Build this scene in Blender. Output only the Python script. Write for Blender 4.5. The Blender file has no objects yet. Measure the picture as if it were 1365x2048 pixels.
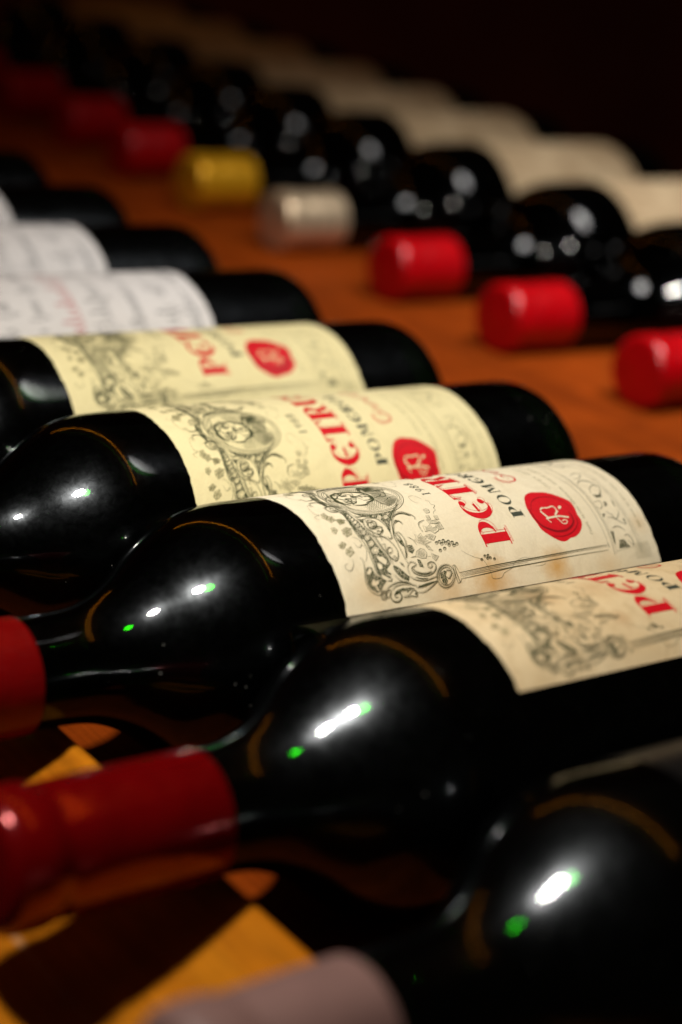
import bpy, bmesh, math, random
from mathutils import Vector, Matrix
from mathutils.geometry import tessellate_polygon
random.seed(7)
S = bpy.context.scene
COL = S.collection

# ------------------------------------------------------------------ camera
cam = bpy.data.cameras.new("camera")
camo = bpy.data.objects.new("camera", cam)
COL.objects.link(camo)
RT = Vector((0.78617, -0.60054, 0.14590))      # camera right
DN = Vector((-0.10177, -0.35866, -0.92790))    # camera down
FW = Vector((0.60958, 0.71464, -0.34309))      # camera forward
M = Matrix((RT, -DN, -FW)).transposed().to_4x4()
M.translation = Vector((-0.25542, -0.36962, 0.24961))
camo.matrix_world = M
cam.sensor_fit = 'VERTICAL'
cam.sensor_height = 36.0
cam.sensor_width = 24.0
cam.lens = 64.62
cam.clip_start = 0.01
cam.clip_end = 50
cam.dof.use_dof = True
cam.dof.focus_distance = 0.522
cam.dof.aperture_fstop = 5.3
S.camera = camo

# ------------------------------------------------------------------ world (a dark room) and lamps
W = bpy.data.worlds.new("World")
S.world = W
W.use_nodes = True
W.node_tree.nodes["Background"].inputs[0].default_value = (1.0, 0.75, 0.55, 1)
W.node_tree.nodes["Background"].inputs[1].default_value = 0.008
S.view_settings.view_transform = 'Standard'
S.view_settings.look = 'None'
S.view_settings.exposure = 0
S.view_settings.gamma = 1
S.render.engine = 'CYCLES'
S.cycles.use_denoising = True
S.cycles.max_bounces = 10
S.cycles.transmission_bounces = 8
S.cycles.glossy_bounces = 6
S.cycles.sample_clamp_indirect = 0
S.cycles.caustics_reflective = True
S.cycles.caustics_refractive = True


def lamp(name, loc, to, shape, sx, sy, power, col):
    l = bpy.data.lights.new(name, 'AREA')
    l.shape = shape
    l.size = sx
    if sy:
        l.size_y = sy
    l.energy = power
    l.color = col
    o = bpy.data.objects.new(name, l)
    COL.objects.link(o)
    o.location = loc
    d = (Vector(to) - Vector(loc)).normalized()
    o.rotation_euler = d.to_track_quat('-Z', 'Y').to_euler()
    return o


lamp("spot_lamp", (-0.212, -0.03, 0.425), (0.15, 0.03, 0.0), 'DISK', 0.044, 0, 1.06, (1.0, 0.94, 0.86)).data.spread = math.radians(100)
lamp("room_lamp", (0.46, 0.06, 0.76), (0.43, 0.23, 0.0), 'DISK', 0.34, 0, 1.15, (1.0, 0.97, 0.95)).data.spread = math.radians(57)
# amber light strip overhead, running along the row of bottles
ls = lamp("amber_strip_lamp", (0.30, 1.03, 0.97), (0.30, 1.03, 0.0), 'RECTANGLE', 0.0075, 2.74, 1.0, (1.0, 0.33, 0.012))
ls.rotation_euler = (0, 0, 0)


# ------------------------------------------------------------------ helpers
def link(name, me, parent=None, mat=None):
    o = bpy.data.objects.new(name, me)
    COL.objects.link(o)
    if parent is not None:
        o.parent = parent
    if mat is not None and not me.materials:
        me.materials.append(mat)
    return o


def thing(name, label, cat, loc, group=None):
    o = bpy.data.objects.new(name, None)
    o.empty_display_size = 0.02
    COL.objects.link(o)
    o.location = loc
    o['label'] = label
    o['category'] = cat
    if group:
        o['group'] = group
    return o


def mesh(name, verts, faces, smooth=True):
    me = bpy.data.meshes.new(name)
    me.from_pydata(verts, [], faces)
    if smooth:
        me.polygons.foreach_set("use_smooth", [True] * len(me.polygons))
    me.update()
    return me


def lathe(name, prof, seg=96):
    """profile of (x, r) turned about the x axis"""
    vs, fs = [], []
    n = len(prof)
    for k in range(seg):
        a = 2 * math.pi * k / seg
        c, s = math.cos(a), math.sin(a)
        for x, r in prof:
            vs.append((x, -r * c, r * s))
    for k in range(seg):
        k2 = (k + 1) % seg
        for i in range(n - 1):
            fs.append((k * n + i, k2 * n + i, k2 * n + i + 1, k * n + i + 1))
    me = mesh(name, vs, fs)
    bm = bmesh.new()
    bm.from_mesh(me)
    bmesh.ops.remove_doubles(bm, verts=bm.verts, dist=1e-6)
    bmesh.ops.recalc_face_normals(bm, faces=bm.faces)
    bm.to_mesh(me)
    bm.free()
    return me


class N:
    """small node-tree builder"""
    def __init__(s, name):
        s.m = bpy.data.materials.new(name)
        s.m.use_nodes = True
        s.t = s.m.node_tree
        s.t.nodes.clear()
        s.out = s.t.nodes.new('ShaderNodeOutputMaterial')

    def n(s, typ, **kw):
        nd = s.t.nodes.new('ShaderNode' + typ)
        for k, v in kw.items():
            if k in nd.bl_rna.properties and k not in ('inputs',):
                setattr(nd, k, v)
        return nd

    def l(s, a, b):
        s.t.links.new(a, b)

    def val(s, nd, **kw):
        for k, v in kw.items():
            nd.inputs[k.replace('_', ' ')].default_value = v
        return nd

    def noise(s, vec, scale, detail=4, rough=0.55, dist=0.0):
        nd = s.n('TexNoise')
        nd.inputs['Scale'].default_value = scale
        nd.inputs['Detail'].default_value = detail
        nd.inputs['Roughness'].default_value = rough
        nd.inputs['Distortion'].default_value = dist
        s.l(vec, nd.inputs['Vector'])
        return nd.outputs[0]

    def ramp(s, fac, stops):
        nd = s.n('ValToRGB')
        cr = nd.color_ramp
        while len(cr.elements) > len(stops):
            cr.elements.remove(cr.elements[-1])
        while len(cr.elements) < len(stops):
            cr.elements.new(0.5)
        for e, (p, c) in zip(cr.elements, stops):
            e.position = p
            e.color = (c, c, c, 1) if isinstance(c, (int, float)) else (*c, 1)
        s.l(fac, nd.inputs[0])
        return nd.outputs[0]

    def mix(s, fac, a, b, mode='MIX'):
        nd = s.n('MixRGB')
        nd.blend_type = mode
        for i, v in ((0, fac), (1, a), (2, b)):
            if isinstance(v, (int, float)):
                nd.inputs[i].default_value = v if i == 0 else (v, v, v, 1)
            elif isinstance(v, tuple):
                nd.inputs[i].default_value = (*v, 1)
            else:
                s.l(v, nd.inputs[i])
        return nd.outputs[0]

    def math(s, op, a, b=None):
        nd = s.n('Math')
        nd.operation = op
        for i, v in ((0, a), (1, b)):
            if v is None:
                continue
            if isinstance(v, (int, float)):
                nd.inputs[i].default_value = v
            else:
                s.l(v, nd.inputs[i])
        return nd.outputs[0]

    def bump(s, h, strength, dist):
        nd = s.n('Bump')
        nd.inputs['Strength'].default_value = strength
        nd.inputs['Distance'].default_value = dist
        s.l(h, nd.inputs['Height'])
        return nd.outputs[0]

    def coord(s, which='Object', scale=None, loc=None):
        tc = s.n('TexCoord')
        o = tc.outputs[which]
        if scale or loc:
            mp = s.n('Mapping')
            if scale:
                mp.inputs['Scale'].default_value = scale
            if loc:
                mp.inputs['Location'].default_value = loc
            s.l(o, mp.inputs['Vector'])
            o = mp.outputs[0]
        return o

    def done(s, sh):
        s.l(sh, s.out.inputs['Surface'])
        return s.m

    def principled(s, color, rough, metal=0.0, spec=0.5, normal=None, **kw):
        p = s.n('BsdfPrincipled')
        for nm, v in (('Base Color', color), ('Roughness', rough), ('Metallic', metal), ('Specular IOR Level', spec)):
            if isinstance(v, tuple):
                p.inputs[nm].default_value = (*v, 1)
            elif isinstance(v, (int, float)):
                p.inputs[nm].default_value = v
            else:
                s.l(v, p.inputs[nm])
        for k, v in kw.items():
            p.inputs[k.replace('_', ' ')].default_value = v
        if normal is not None:
            s.l(normal, p.inputs['Normal'])
        return p.outputs[0]


# ------------------------------------------------------------------ materials
def mat_glass(name, tint, smear, seed, wave=0.08, ior=1.36):
    b = N(name)
    co = b.coord('Object', loc=(seed, seed * 0.7, seed * 1.3))
    fr = b.n('Fresnel')
    fr.inputs['IOR'].default_value = ior
    gl = b.n('BsdfGlossy')
    gl.inputs['Roughness'].default_value = 0.018
    rf = b.n('BsdfRefraction')
    rf.inputs['IOR'].default_value = 1.5
    rf.inputs['Roughness'].default_value = 0.0
    rf.inputs['Color'].default_value = (*tint, 1)
    wav = b.bump(b.noise(co, 75, 3, 0.5), wave, 0.0006)
    b.l(wav, gl.inputs['Normal'])
    mx = b.n('MixShader')
    b.l(fr.outputs[0], mx.inputs[0])
    b.l(rf.outputs[0], mx.inputs[1])
    b.l(gl.outputs[0], mx.inputs[2])
    # handled glass: greasy smears that scatter, and specks of dust
    n1 = b.noise(co, 60, 6, 0.7, 1.2)
    n2 = b.noise(co, 420, 4, 0.7, 0.5)
    sm = b.mix(1.0, b.ramp(n1, [(0.34, 0.3), (0.68, 1.0)]), b.ramp(n2, [(0.36, 0.4), (0.64, 1.0)]), 'MULTIPLY')
    sm = b.math('MULTIPLY', sm, smear)
    g2 = b.n('BsdfGlossy')
    g2.inputs['Roughness'].default_value = 0.25
    g2.inputs['Color'].default_value = (0.85, 0.93, 1, 1)
    m2 = b.n('MixShader')
    b.l(sm, m2.inputs[0])
    b.l(mx.outputs[0], m2.inputs[1])
    b.l(g2.outputs[0], m2.inputs[2])
    vo = b.n('TexVoronoi')
    vo.inputs['Scale'].default_value = 330
    b.l(co, vo.inputs['Vector'])
    big = b.noise(co, 45, 2)
    d = b.math('LESS_THAN', vo.outputs['Distance'], b.math('MULTIPLY', b.ramp(big, [(0.46, 0.0), (0.75, 1.0)]), 0.085))
    d = b.math('MULTIPLY', d, 0.3)
    df = b.n('BsdfDiffuse')
    df.inputs['Color'].default_value = (0.55, 0.55, 0.5, 1)
    m3 = b.n('MixShader')
    b.l(d, m3.inputs[0])
    b.l(m2.outputs[0], m3.inputs[1])
    b.l(df.outputs[0], m3.inputs[2])
    return b.done(m3.outputs[0])


def mat_wine():
    b = N('dark_wine')
    gl = b.n('BsdfGlossy')
    gl.inputs['Roughness'].default_value = 0.012
    gl.inputs['Color'].default_value = (0.75, 1, 0.4, 1)
    df = b.n('BsdfDiffuse')
    df.inputs['Color'].default_value = (0.0025, 0.002, 0.0015, 1)
    mx = b.n('MixShader')
    mx.inputs[0].default_value = 0.06
    b.l(df.outputs[0], mx.inputs[1])
    b.l(gl.outputs[0], mx.inputs[2])
    return b.done(mx.outputs[0])


def mat_paper(name, base, aged, mott, spots=(), seed=0.0, spot_col=(0.40, 0.17, 0.035)):
    """label paper: fibres, mottling and stains that belong to the sheet"""
    b = N(name)
    co = b.coord('Object')
    cs = b.coord('Object', loc=(seed, seed * 2, -seed))
    fib = b.noise(cs, 1500, 5, 0.7)
    n1 = b.noise(cs, 28, 6, 0.62, 0.6)
    n2 = b.noise(cs, 160, 5, 0.65, 0.4)
    c = b.mix(b.math('MULTIPLY', b.ramp(n1, [(0.38, 0.0), (0.72, 1.0)]), mott), base, aged)
    c = b.mix(b.math('MULTIPLY', b.ramp(n2, [(0.52, 0.0), (0.75, 1.0)]), mott * 0.8), c, tuple(v * 0.72 for v in aged))
    c = b.mix(0.35, c, b.ramp(fib, [(0.25, 0.72), (0.75, 1.0)]), 'MULTIPLY')
    for (x, ang, rad, amt) in spots:
        a = math.radians(ang)
        mp = b.n('Vector' + 'Math')
        mp.operation = 'DISTANCE'
        b.l(co, mp.inputs[0])
        mp.inputs[1].default_value = (x, -0.038 * math.cos(a), 0.038 * math.sin(a))
        wob = b.math('MULTIPLY', b.noise(cs, 190, 5, 0.7), rad * 1.1)
        d = b.math('ADD', mp.outputs['Value'], wob)
        f = b.n('MapRange')
        f.inputs['From Min'].default_value = rad * 1.75
        f.inputs['From Max'].default_value = rad * 0.55
        f.inputs['To Min'].default_value = 0
        f.inputs['To Max'].default_value = amt
        b.l(d, f.inputs['Value'])
        c = b.mix(f.outputs[0], c, spot_col)
    cre = b.noise(cs, 55, 3, 0.5, 0.8)
    nb = b.bump(b.math('ADD', b.math('MULTIPLY', fib, 0.12), cre), 0.35, 0.0022)
    return b.done(b.principled(c, 0.72, spec=0.25, normal=nb))


def mat_ink(name, col, rough=0.6):
    b = N(name)
    co = b.coord('Object')
    n = b.noise(co, 900, 4, 0.7)
    c = b.mix(0.45, tuple(col), b.ramp(n, [(0.3, 0.55), (0.72, 1.0)]), 'MULTIPLY')
    return b.done(b.principled(c, rough, spec=0.25))


def mat_foil(name, col, rough, metal, bumpy=0.25, spec=0.5):
    b = N(name)
    co = b.coord('Object')
    n = b.noise(co, 110, 5, 0.6)
    n2 = b.noise(b.coord('Object', scale=(1, 6, 6)), 260, 4, 0.6)
    c = b.mix(0.5, tuple(col), b.ramp(n, [(0.3, 0.6), (0.7, 1.0)]), 'MULTIPLY')
    r = b.ramp(n2, [(0.3, max(rough - 0.08, 0.05)), (0.7, rough + 0.1)])
    return b.done(b.principled(c, r, metal=metal, spec=spec, normal=b.bump(n, bumpy, 0.0006)))


def mat_wood(name, light, dark, along, rough, gscale=1.0, pale=0.0):
    b = N(name)
    sc = {'x': (1.2, 26, 26), 'y': (26, 1.2, 26)}[along]
    co = b.coord('Object', scale=sc)
    g = b.noise(co, 4 * gscale, 6, 0.6, 0.8)
    f = b.noise(co, 22 * gscale, 5, 0.65, 0.3)
    big = b.noise(b.coord('Object'), 22, 5, 0.65, 0.4)
    c = b.mix(b.ramp(g, [(0.3, 0.0), (0.7, 1.0)]), tuple(light), tuple(dark))
    c = b.mix(0.6, c, b.ramp(f, [(0.3, 0.5), (0.65, 1.0)]), 'MULTIPLY')
    c = b.mix(0.8, c, b.ramp(big, [(0.34, 0.55), (0.66, 1.0)]), 'MULTIPLY')
    if pale:
        pl = b.noise(b.coord('Object', scale=(34, 0.8, 34)), 5, 3, 0.5, 0.2)
        c = b.mix(b.math('MULTIPLY', b.ramp(pl, [(0.66, 0.0), (0.72, 1.0)]), pale), c, (0.55, 0.36, 0.22))
    return b.done(b.principled(c, b.ramp(f, [(0.3, rough), (0.7, rough + 0.12)]), spec=0.03, normal=b.bump(f, 0.2, 0.0004)))


def mat_plain(name, col, rough, spec=0.4):
    b = N(name)
    n = b.noise(b.coord('Object'), 60, 4)
    c = b.mix(0.4, tuple(col), b.ramp(n, [(0.3, 0.6), (0.7, 1.0)]), 'MULTIPLY')
    return b.done(b.principled(c, rough, spec=spec))


GLASS = mat_glass('bottle_glass', (0.045, 0.24, 0.018), 0.02, 0.0)
GLASS_DUSTY = mat_glass('bottle_glass_dusty', (0.045, 0.24, 0.018), 0.045, 3.1)
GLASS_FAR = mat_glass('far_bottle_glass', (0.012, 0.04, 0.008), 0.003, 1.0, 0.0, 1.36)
GLASS_HAZY = mat_glass('bottle_glass_hazy', (0.045, 0.24, 0.018), 0.05, 5.2)
WINE = mat_wine()
WINE_FAR = mat_plain('dark_wine_far', (0.002, 0.002, 0.0015), 0.5, 0.0)
INK = mat_ink('engraving_ink', (0.062, 0.070, 0.032))
INK_SOFT = mat_ink('engraving_ink_pale', (0.22, 0.21, 0.10))
INK_GREY = mat_ink('lettering_ink', (0.055, 0.065, 0.045))
RED = mat_ink('red_ink', (0.62, 0.006, 0.014), 0.5)
RED_DARK = mat_ink('dark_red_ink', (0.26, 0.004, 0.008), 0.5)
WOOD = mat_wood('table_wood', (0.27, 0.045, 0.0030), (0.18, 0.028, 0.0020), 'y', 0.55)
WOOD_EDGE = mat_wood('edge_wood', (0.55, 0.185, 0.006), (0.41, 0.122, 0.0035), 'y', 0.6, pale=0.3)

# ------------------------------------------------------------------ the setting
bk = N('dark_wall')
bn = bk.noise(bk.coord('Object'), 3, 4)
WALLM = bk.done(bk.principled(bk.mix(bk.ramp(bn, [(0.3, 0.0), (0.7, 1.0)]), (0.30, 0.05, 0.03), (0.45, 0.09, 0.05)), 0.8, spec=0.1))
wall = link('back_wall', mesh('back_wall', [(-1, 3.2, -1), (5, 3.2, -1), (5, 3.24, -1), (-1, 3.24, -1), (-1, 3.2, 2.5), (5, 3.2, 2.5), (5, 3.24, 2.5), (-1, 3.24, 2.5)],
            [(0, 1, 5, 4), (1, 2, 6, 5), (2, 3, 7, 6), (3, 0, 4, 7), (4, 5, 6, 7), (3, 2, 1, 0)], False), mat=WALLM)
wall['kind'] = 'structure'

table = thing('display_table', 'orange brown wooden table with a sloping front edge under the bottle necks', 'table', (0.36, 0.35, 0))


def slab(name, x0, x1, y0, y1, z0, z1, parent, mat, bev=0.003):
    bm = bmesh.new()
    bmesh.ops.create_cube(bm, size=1)
    bmesh.ops.scale(bm, vec=(x1 - x0, y1 - y0, z1 - z0), verts=bm.verts)
    bmesh.ops.translate(bm, vec=((x0 + x1) / 2, (y0 + y1) / 2, (z0 + z1) / 2), verts=bm.verts)
    bmesh.ops.bevel(bm, geom=bm.edges[:], offset=bev, segments=2, affect='EDGES')
    me = bpy.data.meshes.new(name)
    bm.to_mesh(me)
    bm.free()
    return link(name, me, parent, mat)


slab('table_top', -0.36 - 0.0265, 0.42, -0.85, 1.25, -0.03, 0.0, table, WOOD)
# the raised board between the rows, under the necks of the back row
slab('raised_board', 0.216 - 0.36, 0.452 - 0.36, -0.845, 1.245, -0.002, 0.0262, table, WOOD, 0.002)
# the sloping edge that the necks rest over
ep = [(-0.0268, -0.03), (-0.0268, 0.0222), (-0.0280, 0.0227), (-0.0295, 0.0222), (-0.036, 0.0185), (-0.046, 0.0130), (-0.058, 0.0080), (-0.072, 0.0035), (-0.086, 0.0004), (-0.096, -0.0012), (-0.099, -0.0024), (-0.100, -0.005), (-0.100, -0.03)]
vs, fs = [], []
for y in (-0.85, 1.25):
    vs += [(x - 0.36, y, z) for x, z in ep]
n = len(ep)
for i in range(n):
    j = (i + 1) % n
    fs.append((i, j, n + j, n + i))
fs += [tuple(range(n - 1, -1, -1)), tuple(range(n, 2 * n))]
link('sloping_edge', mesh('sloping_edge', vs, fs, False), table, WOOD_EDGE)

# ------------------------------------------------------------------ printed labels, drawn in mm (X from the left edge, Y from the top) and wrapped on the bottle
R0 = 0.0381
LW, LH = 80.0, 121.9


def wrap(X, Y, lift):
    a = X / 1000 / 0.038
    r = R0 + lift
    return (Y / 1000, -r * math.cos(a), r * math.sin(a))


class Art:
    def __init__(s):
        s.v, s.f = [], []

    def smooth(s, pts, k=4):
        if len(pts) < 3:
            return [tuple(p) for p in pts]
        closed = abs(pts[0][0] - pts[-1][0]) + abs(pts[0][1] - pts[-1][1]) < 0.02
        o = []
        m = len(pts)
        for i in range(m - 1):
            p1, p2 = pts[i], pts[i + 1]
            p0 = pts[i - 1] if i else (pts[-2] if closed else p1)
            p3 = pts[i + 2] if i + 2 < m else (pts[1] if closed else p2)
            for q in range(k):
                t = q / k
                o.append(tuple(0.5 * (2 * b + (c - a) * t + (2 * a - 5 * b + 4 * c - d) * t * t + (3 * b - a - 3 * c + d) * t ** 3)
                               for a, b, c, d in zip(p0, p1, p2, p3)))
        o.append(tuple(pts[-1]))
        return o

    def line(s, pts, w, lift, taper=True, smooth=True):
        p = s.smooth(pts) if smooth else [tuple(q) for q in pts]
        # long straight runs still have to follow the curve of the bottle
        q = [p[0]]
        for a, b in zip(p, p[1:]):
            m = max(1, int(abs(b[0] - a[0]) / 2.0) + (1 if abs(b[0] - a[0]) > 2 else 0))
            for i in range(1, m + 1):
                q.append((a[0] + (b[0] - a[0]) * i / m, a[1] + (b[1] - a[1]) * i / m))
        p = q
        n0 = len(s.v)
        m = len(p)
        for i, (x, y) in enumerate(p):
            a, b = p[max(i - 1, 0)], p[min(i + 1, m - 1)]
            dx, dy = b[0] - a[0], b[1] - a[1]
            L = math.hypot(dx, dy) or 1
            h = w / 2
            if taper:
                h *= 0.45 + 0.55 * min(1, 3.0 * min(i, m - 1 - i) / max(m - 1, 1))
            s.v.append(wrap(x - dy / L * h, y + dx / L * h, lift))
            s.v.append(wrap(x + dy / L * h, y - dx / L * h, lift))
        for i in range(m - 1):
            k = n0 + 2 * i
            s.f.append((k, k + 1, k + 3, k + 2))

    def fill(s, loops, lift, smooth=False):
        if not isinstance(loops[0][0], (tuple, list)):
            loops = [loops]
        if smooth:
            loops = [s.smooth(list(l) + [l[0]], 3)[:-1] for l in loops]
        P = [[Vector((x, y, 0)) for x, y in l] for l in loops]
        flat = [q for l in P for q in l]
        bm = bmesh.new()
        bv = [bm.verts.new(q) for q in flat]
        for t in tessellate_polygon(P):
            try:
                bm.faces.new([bv[i] for i in t])
            except ValueError:
                pass
        x0, x1 = min(q.x for q in flat), max(q.x for q in flat)
        k = math.ceil(x0 / 2.0) * 2.0
        while k < x1:
            bmesh.ops.bisect_plane(bm, geom=bm.verts[:] + bm.edges[:] + bm.faces[:], plane_co=(k, 0, 0), plane_no=(1, 0, 0))
            k += 2.0
        bm.verts.index_update()
        n0 = len(s.v)
        s.v += [wrap(v.co.x, v.co.y, lift) for v in bm.verts]
        s.f += [tuple(n0 + v.index for v in f.verts) for f in bm.faces]
        bm.free()

    def hatch(s, poly, ang, gap, w, lift):
        c, sn = math.cos(ang), math.sin(ang)
        R = [(x * c + y * sn, -x * sn + y * c) for x, y in poly]
        y = min(q[1] for q in R) + gap * 0.5
        while y < max(q[1] for q in R):
            xs = []
            for (ax, ay), (bx, by) in zip(R, R[1:] + R[:1]):
                if (ay <= y) != (by <= y):
                    xs.append(ax + (bx - ax) * (y - ay) / (by - ay))
            xs.sort()
            for a, b in zip(xs[::2], xs[1::2]):
                if b - a > 0.15:
                    m = 4
                    s.line([((a + (b - a) * i / m) * c - y * sn, (a + (b - a) * i / m) * sn + y * c) for i in range(m + 1)], w, lift, smooth=False)
            y += gap

    def stipple(s, poly, dens, size, lift, rnd):
        x0, x1 = min(q[0] for q in poly), max(q[0] for q in poly)
        y0, y1 = min(q[1] for q in poly), max(q[1] for q in poly)
        for _ in range(int((x1 - x0) * (y1 - y0) * dens)):
            x, y = rnd.uniform(x0, x1), rnd.uniform(y0, y1)
            ins = False
            for (ax, ay), (bx, by) in zip(poly, poly[1:] + poly[:1]):
                if (ay > y) != (by > y) and x < ax + (bx - ax) * (y - ay) / (by - ay):
                    ins = not ins
            if ins:
                n0 = len(s.v)
                for k in range(4):
                    t = k * math.pi / 2 + 0.4
                    s.v.append(wrap(x + size * math.cos(t), y + size * math.sin(t), lift))
                s.f.append((n0, n0 + 1, n0 + 2, n0 + 3))

    def make(s, name):
        me = mesh(name, s.v, s.f, True)
        bm = bmesh.new()
        bm.from_mesh(me)
        for f in bm.faces:
            ce = f.calc_center_median()
            if f.normal.dot(Vector((0, ce.y, ce.z))) < 0:
                f.normal_flip()
        bm.to_mesh(me)
        bm.free()
        return me


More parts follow.
